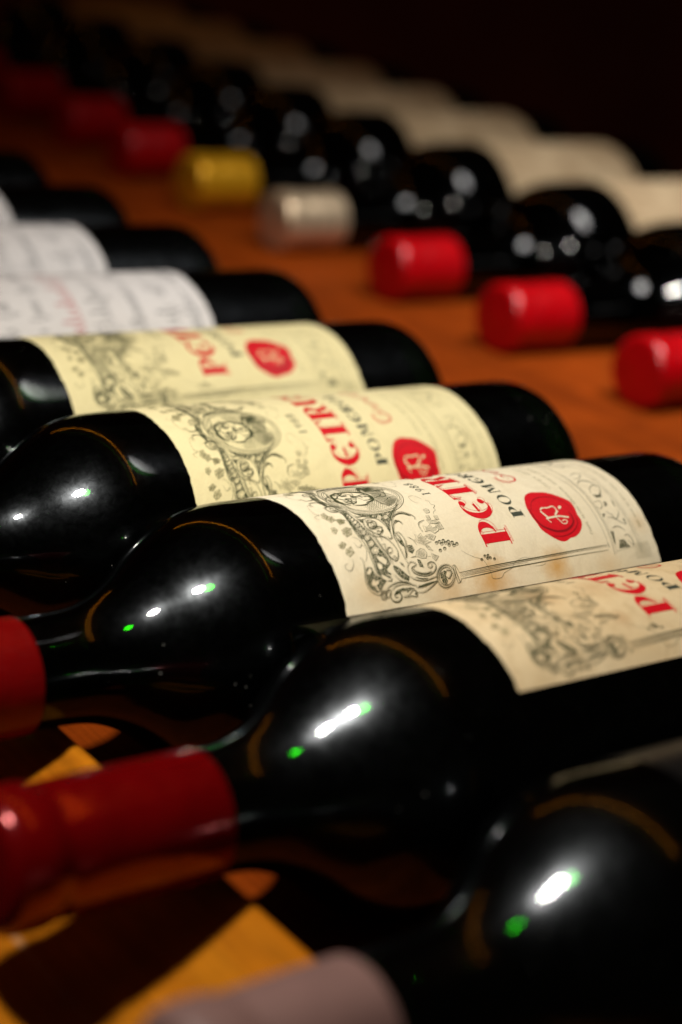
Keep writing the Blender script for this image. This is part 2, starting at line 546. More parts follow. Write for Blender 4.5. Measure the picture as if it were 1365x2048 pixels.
ART = [('F', [(28.69,14.42),(25.84,14.34),(22.85,14.41),(20.07,14.55),(17.49,14.41),(15.65,14.25),(12.73,13.79),(10.18,13.63),(8.96,14.44),(9.68,17.42),(10.83,17.25),(12.29,19.27),(13.48,19.17),(15.66,18.61),(17.62,18),(20.31,17.54),(23.14,17.27),(25.81,16.99),(28.28,16.82)], None),
('F', [(34.05,14.14),(29.81,13.65),(25.94,13.56),(21.11,13.89),(20.6,17.4),(24.45,16.84),(28.21,16.51),(31.36,15.88),(33.12,15.44)], None),
('F', [(11.64,10.14),(9.61,9.58),(7.46,9.22),(6.01,10),(4.87,11.59),(5.19,13.19),(6.28,14.07),(7.44,15.5),(8.5,17.93),(9.37,16.61),(8.96,14.44),(9.13,13.18),(10.31,12.68),(12.04,12.47),(12.48,11.35)], None),
('W', [(25.81,15.75),(25.62,15.58),(25.48,15.37),(25.42,15.15),(25.45,14.98),(25.56,14.88),(25.73,14.87),(25.94,14.97),(26.13,15.14),(26.28,15.36),(26.34,15.57),(26.31,15.75),(26.2,15.85),(26.02,15.85)], None),
('L', [(25.84,15.58),(25.67,15.4),(25.62,15.19),(25.72,15.09),(25.91,15.14),(26.08,15.33),(26.13,15.53),(26.03,15.63),(25.84,15.58)], 0.14),
('W', [(24.61,16.07),(24.38,15.87),(24.22,15.61),(24.14,15.35),(24.18,15.13),(24.31,15.01),(24.52,14.99),(24.77,15.1),(25,15.3),(25.17,15.56),(25.24,15.83),(25.21,16.04),(25.07,16.17),(24.86,16.18)], None),
('L', [(24.65,15.85),(24.45,15.64),(24.39,15.39),(24.51,15.26),(24.73,15.32),(24.93,15.54),(24.99,15.78),(24.87,15.91),(24.65,15.85)], 0.14),
('W', [(23.1,16.34),(22.81,16.09),(22.6,15.76),(22.5,15.42),(22.55,15.13),(22.72,14.96),(22.98,14.93),(23.29,15.06),(23.58,15.31),(23.8,15.65),(23.9,15.99),(23.85,16.27),(23.68,16.44),(23.41,16.47)], None),
('L', [(23.14,16.05),(22.89,15.78),(22.82,15.46),(22.96,15.28),(23.25,15.34),(23.5,15.62),(23.58,15.94),(23.43,16.12),(23.14,16.05)], 0.14),
('W', [(21.13,16.56),(20.79,16.27),(20.54,15.87),(20.43,15.46),(20.48,15.1),(20.68,14.88),(21,14.83),(21.36,14.96),(21.71,15.26),(21.97,15.66),(22.08,16.08),(22.03,16.43),(21.82,16.65),(21.5,16.7)], None),
('L', [(21.18,16.2),(20.88,15.88),(20.8,15.49),(20.97,15.26),(21.31,15.32),(21.61,15.65),(21.7,16.04),(21.52,16.27),(21.18,16.2)], 0.14),
('W', [(19.07,16.88),(18.69,16.56),(18.42,16.12),(18.3,15.65),(18.35,15.24),(18.58,14.97),(18.93,14.89),(19.34,15.02),(19.72,15.35),(20,15.79),(20.13,16.27),(20.07,16.68),(19.84,16.95),(19.48,17.02)], None),
('L', [(19.13,16.46),(18.8,16.11),(18.71,15.66),(18.9,15.39),(19.28,15.44),(19.61,15.8),(19.71,16.24),(19.51,16.52),(19.13,16.46)], 0.14),
('W', [(16.77,17.29),(16.31,16.92),(15.98,16.38),(15.83,15.8),(15.9,15.27),(16.18,14.91),(16.61,14.79),(17.1,14.93),(17.57,15.31),(17.91,15.86),(18.06,16.45),(17.99,16.98),(17.71,17.33),(17.27,17.44)], None),
('L', [(16.85,16.76),(16.45,16.34),(16.33,15.78),(16.57,15.42),(17.03,15.46),(17.43,15.89),(17.55,16.45),(17.31,16.81),(16.85,16.76)], 0.14),
('W', [(30.63,15.48),(30.44,15.28),(30.36,15.07),(30.43,14.95),(30.61,14.96),(30.82,15.11),(30.97,15.33),(30.98,15.51),(30.84,15.57)], None),
('W', [(29.65,15.58),(29.41,15.33),(29.3,15.06),(29.39,14.88),(29.62,14.9),(29.9,15.09),(30.09,15.37),(30.1,15.61),(29.93,15.69)], None),
('W', [(28.62,15.8),(28.32,15.49),(28.19,15.15),(28.29,14.94),(28.58,14.94),(28.91,15.17),(29.14,15.52),(29.15,15.82),(28.95,15.93)], None),
('W', [(27.31,15.98),(26.97,15.63),(26.82,15.23),(26.94,14.96),(27.26,14.96),(27.65,15.22),(27.91,15.63),(27.93,15.98),(27.69,16.12)], None),
('W', [(25.98,16),(25.62,15.62),(25.46,15.18),(25.59,14.88),(25.94,14.87),(26.35,15.14),(26.63,15.58),(26.65,15.97),(26.39,16.13)], None),
('W', [(15.03,15.43),(14.57,17.7),(13.29,18.4),(12.23,17.56),(12.63,16.74),(13.62,15.89)], None),
('W', [(13.16,14.99),(12.42,16.14),(11.29,15.95),(11.17,14.73),(12.04,14.63)], None),
('W', [(7.81,10.67),(8.77,11.71),(7.91,12.03),(8.3,13.18),(7.37,12.98),(6.83,11.95),(5.42,12.44),(5.35,11.92),(6.76,11.43),(7.02,10.53)], None),
('W', [(9.75,14.77),(8.71,16.34),(7.71,17.62),(7.66,15.92),(8.66,14.65)], None),
('W', [(10.67,10.03),(12.13,11.84),(10.97,11.98),(10.03,10.58)], None),
('F', [(10.56,17.13),(9.6,18.05),(9.02,18.15),(9.46,16.99)], None),
('F', [(8.18,16.13),(8.06,18.09),(7.17,17.58),(7.49,16.19)], None),
('L', [(15.21,9.72),(14.82,10.35),(13.22,10.21),(11.28,9.64),(9.15,8.89),(6.97,8.87),(5.25,9.74),(4.23,11.39),(4.03,12.48)], 0.16),
('L', [(28.9,13.23),(25.81,13.32),(22.45,13.5),(19.52,13.73),(17.25,13.85),(14.84,13.5),(12.21,13.37),(9.96,13.2),(8.98,13.28),(9.31,13.92),(9.77,13.61)], 0.2),
('L', [(28.16,17.57),(24.58,17.52),(20.93,17.92),(16.28,18.61),(12.84,19.53),(12.05,20)], 0.15),
('L', [(27.88,19.24),(23.67,18.62),(18.82,18.68),(14.92,19.57),(12.73,20.32)], 0.22),
('L', [(5.34,15.07),(6.15,17.03),(6.63,19.56),(6.35,22.16),(5.35,24.18),(5.04,25.45)], 0.2),
('L', [(5.02,14.46),(4.91,16.27),(3.4,15.62),(2.03,16.05),(1.43,17.56),(1.89,19.03),(2.88,19.55),(3.86,19.11),(4.14,18.03),(3.59,17.18),(2.78,17.34),(2.73,18.26)], 0.3),
('L', [(4.83,16.91),(5.68,18.54),(5.86,21.31),(5.3,23.49)], 0.14),
('L', [(2.54,20.06),(2.69,21.97),(3.8,23.67),(3.67,24.65),(2.79,24.21),(2.82,25),(2.18,24.37),(2.56,22.95),(2.36,21.87),(2.54,20.06)], 0.18),
('L', [(3.26,24.69),(2.84,27.48),(3.75,30.18),(5.27,33.12),(5.27,31.03),(4.66,28.4),(4.44,25.93),(5.07,25.28)], 0.18),
('L', [(4.7,26.01),(4.74,27.74),(5,29.9),(5.31,31.74)], 0.5),
('L', [(8.48,24.36),(10.44,24.52),(11.81,26.18),(10.89,27.63),(10.26,25.87),(9.02,25.61),(7.84,27.18),(7.24,30.04),(7.7,32.48),(8.9,34.1),(10.36,34.33),(11.1,33.1),(10.52,31.61),(9.36,31.68),(9.37,32.73),(10.02,33.23),(10.28,32.72)], 0.22),
('L', [(8,23.82),(6.6,25.66),(5.96,28.86),(6.33,31.94),(6.58,33.61)], 0.2),
('L', [(9.69,25.89),(8.32,27.72),(7.85,30.28),(8.3,32.2)], 0.3),
('L', [(7.44,25.99),(6.79,27.79),(6.56,30.13)], 0.3),
('L', [(8.92,18.94),(7.07,20.4),(6.12,22.42),(5.82,23.67)], 0.14),
('L', [(26.25,29.23),(24.26,27.01),(21.91,25.58),(18.96,24.7),(15.77,24.6),(12.44,24.77),(11.79,25.21)], 0.2),
('L', [(21.48,26.07),(19.53,26.58),(16.47,26.36),(13.27,25.18)], 0.3),
('L', [(21.48,26.07),(21.3,27.33),(18.54,27.71),(16.12,26.67),(13.25,25.34)], 0.18),
('L', [(24.88,27.94),(25.57,29.79),(24.12,30.37)], 0.22),
('L', [(21.32,25.97),(19.55,25.22),(17.17,25.89),(17.42,26.38),(19.06,26.3),(19.86,25.41)], 0.16),
('L', [(26.84,18.02),(23.92,16.93),(21.61,18),(20.78,20.18),(19.47,19.9)], 0.14),
('L', [(18.11,19.12),(18.43,20.31),(17.06,19.77),(14.6,19.74),(13.53,20.55),(12.74,21.34),(13.61,22.62),(15.61,23.49),(17.86,23.21),(19.99,22.08),(21.3,20.16)], 0.2),
('L', [(13.82,21.03),(14.2,21.56),(13.73,21.73),(13.34,21.3)], 0.16),
('L', [(23.54,24.31),(21.39,24.3),(20.1,23.68),(20.06,22.8),(20.71,23.02)], 0.18),
('L', [(27.7,20.3),(26.67,19.08),(24.95,18.78),(24.25,19.67),(25.12,21.43),(26.61,21.93),(26.94,21.13),(26.11,20.06),(25.31,20.2)], 0.2),
('L', [(24.01,21.21),(23.99,22.56),(22.78,22.11),(21.94,20.56),(22.84,20.45),(23.25,21.39)], 0.2),
('L', [(22.13,10.97),(21.79,12.09),(19.96,12.99),(18.49,11.81),(18.94,10.91),(20.31,10.55)], 0.12),
('L', [(19.13,11.85),(18.96,13.08),(17.33,13.32),(15.03,12.1),(13.96,11.23)], 0.12),
('L', [(15.39,7.35),(13.38,6.84),(11.91,5.02),(12.92,3.86),(13.9,4.16),(14.15,5.09)], 0.13),
('L', [(24.78,38.7),(24.03,36.06),(22.29,35.26),(20.51,35.34)], 0.16),
('L', [(12.93,32.25),(12.57,33.81)], 0.14),
('L', [(19.65,29.24),(18.49,30.44),(16.81,30.85)], 0.18),
('L', [(48.63,14.18),(42.16,11.55),(38.02,12.26),(34.66,14.58),(32.64,15.66),(30.04,16.64),(27.01,17.39)], 0.16),
('L', [(47,14.23),(40.46,12.38),(37.14,12.45)], 0.3),
('L', [(41.56,11.09),(36.25,11.79),(35.65,14.46),(34.25,14.28),(32.92,13.17),(33.05,11.43),(34.57,10.57),(35.87,11.23),(36.03,12.76),(34.81,13.84),(33.62,12.97),(33.82,11.99),(34.54,11.81),(34.97,12.68),(34.43,13)], 0.2),
('L', [(43.14,7.64),(41.14,7.83),(40.87,9.87),(42.13,11.66),(44.29,11.6),(44.55,9.82)], 0.2),
('L', [(37.84,6.24),(36.15,5.57),(34.29,5.34),(32.94,5.49),(32.33,6.45),(31.53,4.24),(30.17,5.24)], 0.1),
('L', [(37.87,6.12),(37.9,7.12),(36.64,6.76)], 0.1),
('L', [(30.49,14.13),(26.58,13.71),(21.63,13.36)], 0.22),
('L', [(32.71,13.16),(30.49,14.13),(25.35,13.17),(21.36,13.2)], 0.16),
('L', [(34.86,36.4),(30.79,32.25),(26.34,27.89),(22.79,25.8),(19.47,24.32)], 0.2),
('L', [(31.19,32.26),(27.96,28.73),(26.08,27.42)], 0.3),
('L', [(27.51,29.29),(28.38,31.68),(28.08,33.52),(26.95,34.94)], 0.2),
('L', [(25.03,27.72),(25.83,29),(25.32,30.11),(24.14,30.34)], 0.24),
('L', [(27.86,18.55),(28.37,20.9),(27.41,23.41),(24.57,24.37),(22.07,24.47),(20.11,23.84)], 0.2),
('L', [(27.53,18.46),(25.33,17.41),(23.28,18.36),(21.48,20.37),(20.34,22.25)], 0.18),
('L', [(27.07,19.14),(27.48,20.86),(26.26,22.04),(24.43,21.1),(24.06,19.43),(25.13,18.7),(26.33,19.5),(26.46,20.74),(25.44,20.91),(24.97,19.74),(25.62,19.74)], 0.2),
('L', [(24.22,20.39),(24.64,21.82),(24.19,22.67),(23.04,22.06),(22.87,21.1),(23.51,20.94)], 0.2),
('L', [(30.29,17.39),(29.31,17.56),(29.29,19.83),(28.62,20.5)], 0.25),
('L', [(27.37,29.37),(28.28,30.98),(28.4,32.99),(27.71,34.43),(26.98,35.36)], 0.2),
('L', [(29.13,31.35),(28.94,33.38),(27.57,35.3),(26.29,36.09),(25.4,35.59)], 0.16),
('L', [(35.51,40.85),(36.14,41.85),(35.82,43.32),(34.62,44.1),(33.6,44.29)], 0.08),
('L', [(35.51,40.85),(33.58,40.56),(32.37,41.1),(31.9,41.72)], 0.08),
('L', [(33.07,45.11),(32.19,45.91),(30.85,45.62),(30.03,46.49),(28.97,45.19),(28.04,45.24),(27.35,43.98),(26.27,43.44)], 0.1),
('L', [(6.7,41.72),(7.26,56.19),(7.45,71.4),(7.72,87.2),(7.82,101.43)], 0.22),
('L', [(6.29,41.78),(6.82,56.01),(7.01,71.21),(7.26,86.99),(7.39,101.4)], 0.12),
('L', [(5.9,41.77),(6.18,48.4),(6.44,58.09),(6.53,67.95)], 0.1),
('L', [(5.51,41.77),(5.81,50.45),(5.96,64.67)], 0.1),
('L', [(4.9,41.69),(5.1,47.99),(5.25,51.71),(5.77,61.58),(5.89,70.75),(6.18,86.53),(6.21,101.12)], 0.2),
('L', [(8.82,40.8),(6.83,40.69),(3.98,41.09)], 0.25),
('L', [(8.9,40.12),(6.63,40.04),(3.81,40.31)], 0.2),
('L', [(8.9,40.12),(8.96,41.01),(6.69,41.79)], 0.16),
('L', [(3.81,40.31),(4.07,41.26),(4.89,41.83)], 0.16),
('L', [(12.99,45.32),(11.91,46.58),(10.39,49.11),(9.15,51.84),(5.23,53.17),(3.53,53.31),(3.39,56.6),(4.6,58.14),(5.6,61.51),(6.89,62.78),(8.11,67.1),(7.19,69.75)], 0.09),
('L', [(5.06,70.43),(4.97,73.48),(5.39,74.8)], 0.08),
('L', [(42.5,103.57),(34.19,103.57),(26.65,103.98),(18.26,103.78),(12.07,103.77),(4.45,103.24)], 0.18),
('L', [(40.63,100.19),(32.86,101.55),(26.09,101.94),(18.49,101.98),(12.29,101.93),(7.5,101.79)], 0.12),
('L', [(8.38,101.82),(6.91,101.91)], 0.5),
('L', [(41.54,103.43),(33.51,104.12),(26.11,104.72),(18.16,104.51),(11.98,104.5),(4.63,104.1)], 0.1),
('L', [(38.34,112.28),(33.04,112.85),(27.05,113.08),(20.57,113.44),(14.32,113.9),(8.67,114.3),(3.94,114.62)], 0.16),
('L', [(38.82,113.55),(32.55,114.01),(26.69,113.99),(20.26,114.41),(13.88,114.83),(8.25,115.3),(4.01,115.25)], 0.1),
('L', [(5.45,104.43),(6.01,111.84)], 0.14),
('L', [(31.16,105.15),(32.65,107.29),(32.22,109.69),(30.67,111.08),(28.69,111.3)], 0.35),
('L', [(26.23,106.8),(28.31,107.78),(29.75,110.65),(28.58,112.01),(26.48,110.99),(25.07,109.01),(25.7,107.54)], 0.22),
('L', [(22.46,104.92),(22.91,107.26),(21.34,107.63),(19.77,105.66),(21,104.6)], 0.18),
('L', [(18.52,107.13),(17.29,108.66),(15.52,109.46),(17.24,111.82),(18.93,112.22)], 0.22),
('L', [(16.54,106.56),(15.96,108.55),(14.38,110.72),(13.21,112.4)], 0.18),
('L', [(12.71,106.12),(13.12,107.95),(12.6,109.63),(11.21,110.83)], 0.2),
('L', [(9.82,109.67),(9.93,111.33),(8,112.36),(6.56,112.08),(8.23,110.46)], 0.2),
('L', [(36.09,106.53),(37.44,109.8),(35.88,110.71),(33.92,108.07),(34.31,106.05)], 0.2),
('F', [(4.65,18.19),(5.04,20.34),(4.84,23.33),(4.33,24.69),(4.14,23.1),(3.52,21.71),(4.06,21.71),(4.02,19.33),(3.57,18.35),(3.42,17.46),(4.08,17.5)], None),
('F', [(11.91,19.93),(11,21.37),(9.1,22.91),(7.69,24.04),(6.56,23.26),(7.64,21.3),(9.34,19.97),(10.82,19.53)], None),
('F', [(12.44,22.55),(11.9,23.31),(10.7,23.61),(11.26,22.68)], None),
('F', [(19.35,25.45),(18.87,26.53),(17.25,26.45),(17.53,25.58)], None),
('F', [(17.1,27.57),(16.97,29.22),(15.38,29.37),(14.24,28.01),(15.14,27)], None),
('F', [(12.5,28.74),(12.07,29.74),(9.72,30.04),(10.2,28.52)], None),
('F', [(26.85,25.5),(26.55,27.36),(22.69,25.12),(24.91,25.21)], None),
('F', [(32.64,16.8),(31.18,18.6),(29.93,22.01),(29.8,26.26),(30.46,31.42),(28.24,29.22),(25.82,26.94),(22.05,24.61),(25.31,24.86),(27.81,24.26),(28.79,21.2),(29.66,19.23),(30.81,17.76)], None),
('F', [(28.86,16.96),(28.14,19.03),(26.57,17.96),(27.36,17.35)], None),
('F', [(41.56,11.09),(40.94,11.9),(37.2,12.21),(36.39,12.31),(36.64,11.23),(38.75,10.55)], None),
('F', [(52.81,14.9),(51.22,15.43),(44.76,11.67),(45.84,10.51)], None),
('F', [(25.59,106.85),(25.07,109.01),(26.7,110.98),(24.15,109.77),(24.15,107.46)], None),
('F', [(22.47,109.1),(21.98,109.91),(20.56,109.34),(20.53,108.13)], None),
('F', [(18.07,105.23),(17.91,106.5),(16.42,104.89)], None),
('F', [(11.93,104.87),(11.63,106.09),(7.42,104.91),(8.04,104.61)], None),
('F', [(8.78,107.14),(8.71,108.9),(6.14,110.7),(6.14,105.91)], None),
('F', [(22.97,112.5),(22.18,112.67),(19.63,112.33),(20.76,111.98)], None),
('F', [(15.5,112.25),(15.08,112.98),(13.17,112.78),(13.86,112.4)], None),
('W', [(28.89,23.2),(28.65,22.95),(28.55,22.67),(28.63,22.5),(28.86,22.51),(29.13,22.7),(29.32,22.98),(29.33,23.23),(29.16,23.31)], None),
('L', [(28.92,23.05),(28.76,22.85),(28.79,22.69),(28.97,22.74),(29.13,22.94),(29.1,23.09),(28.92,23.05)], 0.12),
('W', [(27.99,25.29),(27.49,24.75),(27.27,24.16),(27.44,23.77),(27.92,23.78),(28.5,24.18),(28.9,24.8),(28.92,25.32),(28.56,25.51)], None),
('L', [(28.05,24.95),(27.72,24.53),(27.77,24.19),(28.16,24.28),(28.5,24.7),(28.44,25.04),(28.05,24.95)], 0.12),
('W', [(27.75,27.39),(27.29,26.89),(27.09,26.34),(27.25,25.98),(27.69,25.99),(28.22,26.36),(28.58,26.93),(28.61,27.41),(28.28,27.59)], None),
('L', [(27.81,27.07),(27.5,26.68),(27.55,26.37),(27.91,26.45),(28.22,26.84),(28.17,27.15),(27.81,27.07)], 0.12),
('W', [(29.06,28.76),(28.78,28.46),(28.66,28.13),(28.75,27.92),(29.02,27.94),(29.35,28.17),(29.57,28.51),(29.58,28.79),(29.38,28.89)], None),
('L', [(29.09,28.58),(28.91,28.34),(28.94,28.16),(29.16,28.21),(29.35,28.45),(29.31,28.63),(29.09,28.58)], 0.12),
('H', [(41.16,31.14),(41.1,34.96),(38.27,35.66),(35.59,36.52),(33.41,34.24),(32.22,31.26),(33.83,29.83),(35.93,29.1),(37.54,29.17)], None),
('L', [(46.66,18.4),(43.81,17.5),(42.04,16.57),(40.47,16.94),(39.66,18.62),(38.39,19.94),(38.64,22.44),(37.54,23.33)], 0.35),
('L', [(47.45,19.45),(45.03,19.3),(45.25,21.21)], 0.4),
('L', [(44.95,20.68),(43.32,21.15),(40.93,20.74),(41.24,22.57)], 0.45),
('L', [(42.11,23.4),(41.5,24.08),(39.94,23.45),(40.63,24.57),(42.6,25.53)], 0.3),
('L', [(43.09,25.33),(43.11,27.69),(41.83,29.02),(40.57,28.32),(41.22,27.37)], 0.4),
('L', [(39.54,23.72),(40.22,25.99),(40.79,28.79)], 0.3),
('L', [(38.02,19.09),(36.51,19.67),(36.01,21.88),(37.31,23.15)], 0.5),
('L', [(37.37,19.45),(37.42,21.51),(36.67,22.38)], 0.5),
('L', [(47.85,16.45),(42.61,13.73),(39.01,15.26),(37.08,18.37)], 0.15),
('L', [(48.78,17.59),(42.69,14.65),(39.66,16.32)], 0.12),
('L', [(40.22,28.34),(38.51,28.76),(35.61,29.43),(33.83,29.83)], 0.2),
('L', [(42.08,31.88),(42.09,34.26),(39.9,35.48),(36.76,37.16)], 0.25),
('L', [(5.87,39.74),(4.88,39.2),(4.05,38.41),(3.46,37.43),(3.17,36.36),(3.22,35.32),(3.6,34.41),(4.26,33.74),(5.15,33.4),(6.15,33.42),(7.18,33.81),(8.12,34.54),(8.86,35.5),(9.32,36.59),(9.45,37.68),(9.24,38.65),(8.69,39.4),(7.89,39.84),(6.91,39.96),(5.87,39.74)], 0.22),
('L', [(5.95,39.13),(5.09,38.64),(4.4,37.91),(3.96,37.02),(3.83,36.08),(4.03,35.22),(4.52,34.56),(5.25,34.19),(6.12,34.17),(7.02,34.52),(7.82,35.17),(8.41,36.04),(8.71,37),(8.68,37.92),(8.32,38.66),(7.68,39.14),(6.85,39.3),(5.95,39.13)], 0.2),
('F', [(7.38,34.97),(8.01,36.63),(7.61,37.52),(6.35,36.49),(4.92,36.85),(3.66,36.07),(4.61,34.99),(6.04,34.62)], None),
('L', [(5.45,37.04),(5.87,38.07),(6.86,38.98),(7.75,38.63),(8.06,37.35)], 0.25),
('L', [(7.21,36.3),(6.04,36.73),(5.32,38.05)], 0.2),
('L', [(3.75,14.56),(3.2,14.23),(2.86,13.7),(2.85,13.14),(3.16,12.72),(3.7,12.59),(4.31,12.78),(4.77,13.23),(4.96,13.8),(4.8,14.31),(4.35,14.59),(3.75,14.56)], 0.2),
('L', [(3.92,14.14),(3.61,13.91),(3.52,13.55),(3.69,13.28),(4.03,13.25),(4.34,13.48),(4.43,13.84),(4.26,14.11),(3.92,14.14)], 0.16),
('L', [(3.8,15.57),(3.29,15.22),(3.13,14.7),(3.41,14.31),(3.97,14.29),(4.49,14.65),(4.65,15.18),(4.37,15.56),(3.8,15.57)], 0.16),
('L', [(16.18,21.66),(15.7,21.22),(15.49,20.67),(15.64,20.25),(16.09,20.17),(16.63,20.46),(17,20.99),(17.03,21.51),(16.7,21.77),(16.18,21.66)], 0.2),
('G', [(16.41,38.5),(16.12,38.18),(16.04,37.76),(16.21,37.48),(16.55,37.52),(16.84,37.84),(16.93,38.27),(16.75,38.54)], None),
('G', [(16.64,39.69),(16.34,39.37),(16.26,38.94),(16.44,38.67),(16.77,38.71),(17.07,39.03),(17.15,39.46),(16.98,39.73)], None),
('G', [(15.88,40.14),(15.58,39.82),(15.5,39.4),(15.68,39.12),(16.01,39.15),(16.3,39.48),(16.39,39.9),(16.21,40.17)], None),
('G', [(16.76,41.18),(16.46,40.85),(16.38,40.43),(16.56,40.15),(16.89,40.19),(17.19,40.52),(17.28,40.95),(17.1,41.22)], None),
('G', [(16,41.63),(15.7,41.31),(15.62,40.88),(15.8,40.61),(16.13,40.64),(16.42,40.96),(16.51,41.39),(16.33,41.66)], None),
('G', [(16.29,42.79),(15.99,42.47),(15.91,42.04),(16.09,41.77),(16.42,41.8),(16.72,42.13),(16.8,42.56),(16.62,42.83)], None),
('G', [(15.19,42.49),(14.9,42.17),(14.81,41.75),(14.99,41.47),(15.32,41.5),(15.61,41.82),(15.69,42.24),(15.52,42.52)], None),
('G', [(15.81,43.95),(15.52,43.63),(15.44,43.2),(15.61,42.92),(15.95,42.95),(16.24,43.28),(16.33,43.71),(16.15,43.98)], None),
('G', [(14.84,44.12),(14.56,43.81),(14.47,43.38),(14.65,43.1),(14.98,43.12),(15.27,43.44),(15.35,43.87),(15.17,44.15)], None),
('G', [(15.18,45.38),(14.89,45.06),(14.81,44.64),(14.98,44.36),(15.31,44.38),(15.61,44.71),(15.69,45.13),(15.51,45.41)], None),
('G', [(13.91,38.54),(13.63,38.23),(13.55,37.82),(13.72,37.53),(14.04,37.55),(14.33,37.85),(14.41,38.27),(14.23,38.55)], None),
('G', [(14.29,40.33),(14,40.02),(13.92,39.6),(14.1,39.32),(14.42,39.34),(14.71,39.65),(14.79,40.07),(14.61,40.35)], None),
('G', [(9.34,51.78),(9.09,51.5),(9.08,51.12),(9.29,50.92),(9.58,51.05),(9.73,51.42),(9.62,51.74)], None),
('G', [(10.26,53.39),(10.01,53.1),(9.99,52.72),(10.21,52.52),(10.51,52.66),(10.65,53.03),(10.54,53.36)], None),
('G', [(10.28,54.58),(10.04,54.3),(10.02,53.91),(10.24,53.72),(10.53,53.86),(10.68,54.23),(10.57,54.55)], None),
('G', [(9.46,54.05),(9.22,53.77),(9.2,53.38),(9.42,53.18),(9.71,53.32),(9.85,53.69),(9.74,54.01)], None),
('G', [(9.5,55.1),(9.26,54.82),(9.24,54.44),(9.46,54.24),(9.75,54.37),(9.9,54.74),(9.79,55.07)], None),
('G', [(8.97,56.49),(8.73,56.22),(8.71,55.83),(8.93,55.63),(9.22,55.76),(9.36,56.13),(9.25,56.45)], None),
('V', [(13.19,26.85),(13.4,28.68),(14.64,29.59),(15.46,31.49),(14.94,32.6),(13.74,32.94),(12.31,31.94),(12.53,30.31),(13.17,29.25)], None),
('V', [(18.27,30.83),(18.63,31.81),(20.26,32.21),(19.39,33.07),(20.3,34.33),(18.88,34.33),(19.04,36.07),(17.97,34.66),(17.03,36.29),(16.67,34.26),(14.16,35.5),(14.97,34.01),(16.27,33.68),(16.89,32.64),(17.34,31.68)], None),
('V', [(22.79,36.82),(21.92,37.82),(22.84,39.5),(21.37,39.66),(22.07,41.82),(20.32,41.11),(19.56,39.14),(20.74,38.12),(20.65,36.3)], None),
('V', [(22.88,41.3),(23.32,43.38),(20.72,43.26),(20.67,41.62),(21.45,41.06)], None),
('V', [(13.53,34.47),(12.96,35.4),(12.3,36.55),(11.05,34.82),(12.01,34.23)], None),
('V', [(19.29,35.46),(19.49,37.69),(18.64,38.93),(17.36,37.46),(18.04,36.1)], None),
('V', [(24.69,39.34),(24.1,40.7),(24.15,42.88),(22.93,43.47),(22.88,41.3),(23.33,39.47)], None),
('V', [(28.73,41.05),(29.1,42.56),(28.4,43.02),(27.3,42.46),(27.21,41.16)], None),
('V', [(26.21,40.19),(26.17,41.39),(24.57,41.01),(24.86,39.98)], None),
('V', [(25.8,42.86),(25.59,44.2),(24.15,43.8),(24.46,42.65)], None),
('v', [(26.34,6.4),(26.5,7.82),(25.31,8.03),(24.04,6.57),(24.88,5.95)], None),
('v', [(25.12,9.22),(25.93,11.4),(25.34,12.67),(23.26,11.68),(22.51,9.56),(23.68,8.96)], None),
('v', [(20.09,5.17),(21.15,7.1),(20.35,7.94),(18.93,6.47),(19.1,5.26)], None),
('v', [(18.55,6.91),(19.22,8.93),(17.3,9.01),(16.06,6.87),(17.08,6.11)], None),
('v', [(29.44,10.11),(29.13,11.89),(27.78,12.3),(27.34,10.02)], None),
('v', [(32.62,7.08),(32.97,8.58),(31.5,8.66),(29.82,7.22),(30.72,6.45)], None),
('v', [(31.5,8.66),(30.87,9.89),(29.33,9.95),(28.57,8.04),(29.77,7.46)], None),
('v', [(29.58,10.68),(29.31,12.18),(28.81,12.96),(27.66,11.34),(28.23,10.04)], None),
('S', [(28.95,81.07),(30.14,84.23),(29.92,86.59),(29.32,89.74),(27.67,92.41),(25.82,94.59),(24.26,95.93),(22.02,96.06),(19.01,95.34),(17.03,95.48),(15.23,94.76),(13.07,92.63),(11.96,90.16),(11.67,87.81),(11.02,86),(11.09,83.86),(12.37,81.66),(14.02,79.73),(15.78,78.28),(18.02,77.92),(20.69,77.6),(23.47,77.83),(25.98,78.86)], None),
('D', [(23.38,78.48),(20.1,78.26),(17.16,79.15),(15.35,81.61),(14.31,84.59),(14.5,88.34),(16.24,91.7),(18.35,92.74),(20.38,92.62)], 0.7),
('M', [(22.3,82.35),(23.07,83.28),(22.91,85.7),(23.22,87.94),(21.58,88.35),(19.98,86.66)], 0.75),
('M', [(21.99,82.05),(20.25,82.86),(19.51,83.42)], 1.1),
('M', [(19.11,82.42),(19.33,85.29),(19.32,87.83),(18.48,91.28)], 1.0),
('M', [(19.48,82.86),(18.32,82.97),(17.54,83.54)], 0.5),
('M', [(21.24,88.77),(19.49,86.57),(17.78,87.14),(16.69,87.7),(16.57,89.09),(17.43,89.84),(17.86,89.02),(17.52,87.89)], 0.5),
('N', [(22.36,90.95),(21.93,90.42),(21.81,89.8),(22.06,89.47),(22.55,89.62),(22.98,90.17),(23.11,90.79),(22.85,91.11)], None)]

L1, L2, L3, L4 = 0.00004, 0.00007, 0.00010, 0.00013
ink, soft, paper, red, dred, grey, wax_ink = Art(), Art(), Art(), Art(), Art(), Art(), Art()
rnd = random.Random(3)


def mir(p):
    return [(LW - x, y) for x, y in p]


# oval medallion with a plain bust
def ell(cx, cy, rx, ry, n=48):
    return [(cx + rx * math.cos(2 * math.pi * i / n), cy + ry * math.sin(2 * math.pi * i / n)) for i in range(n + 1)]


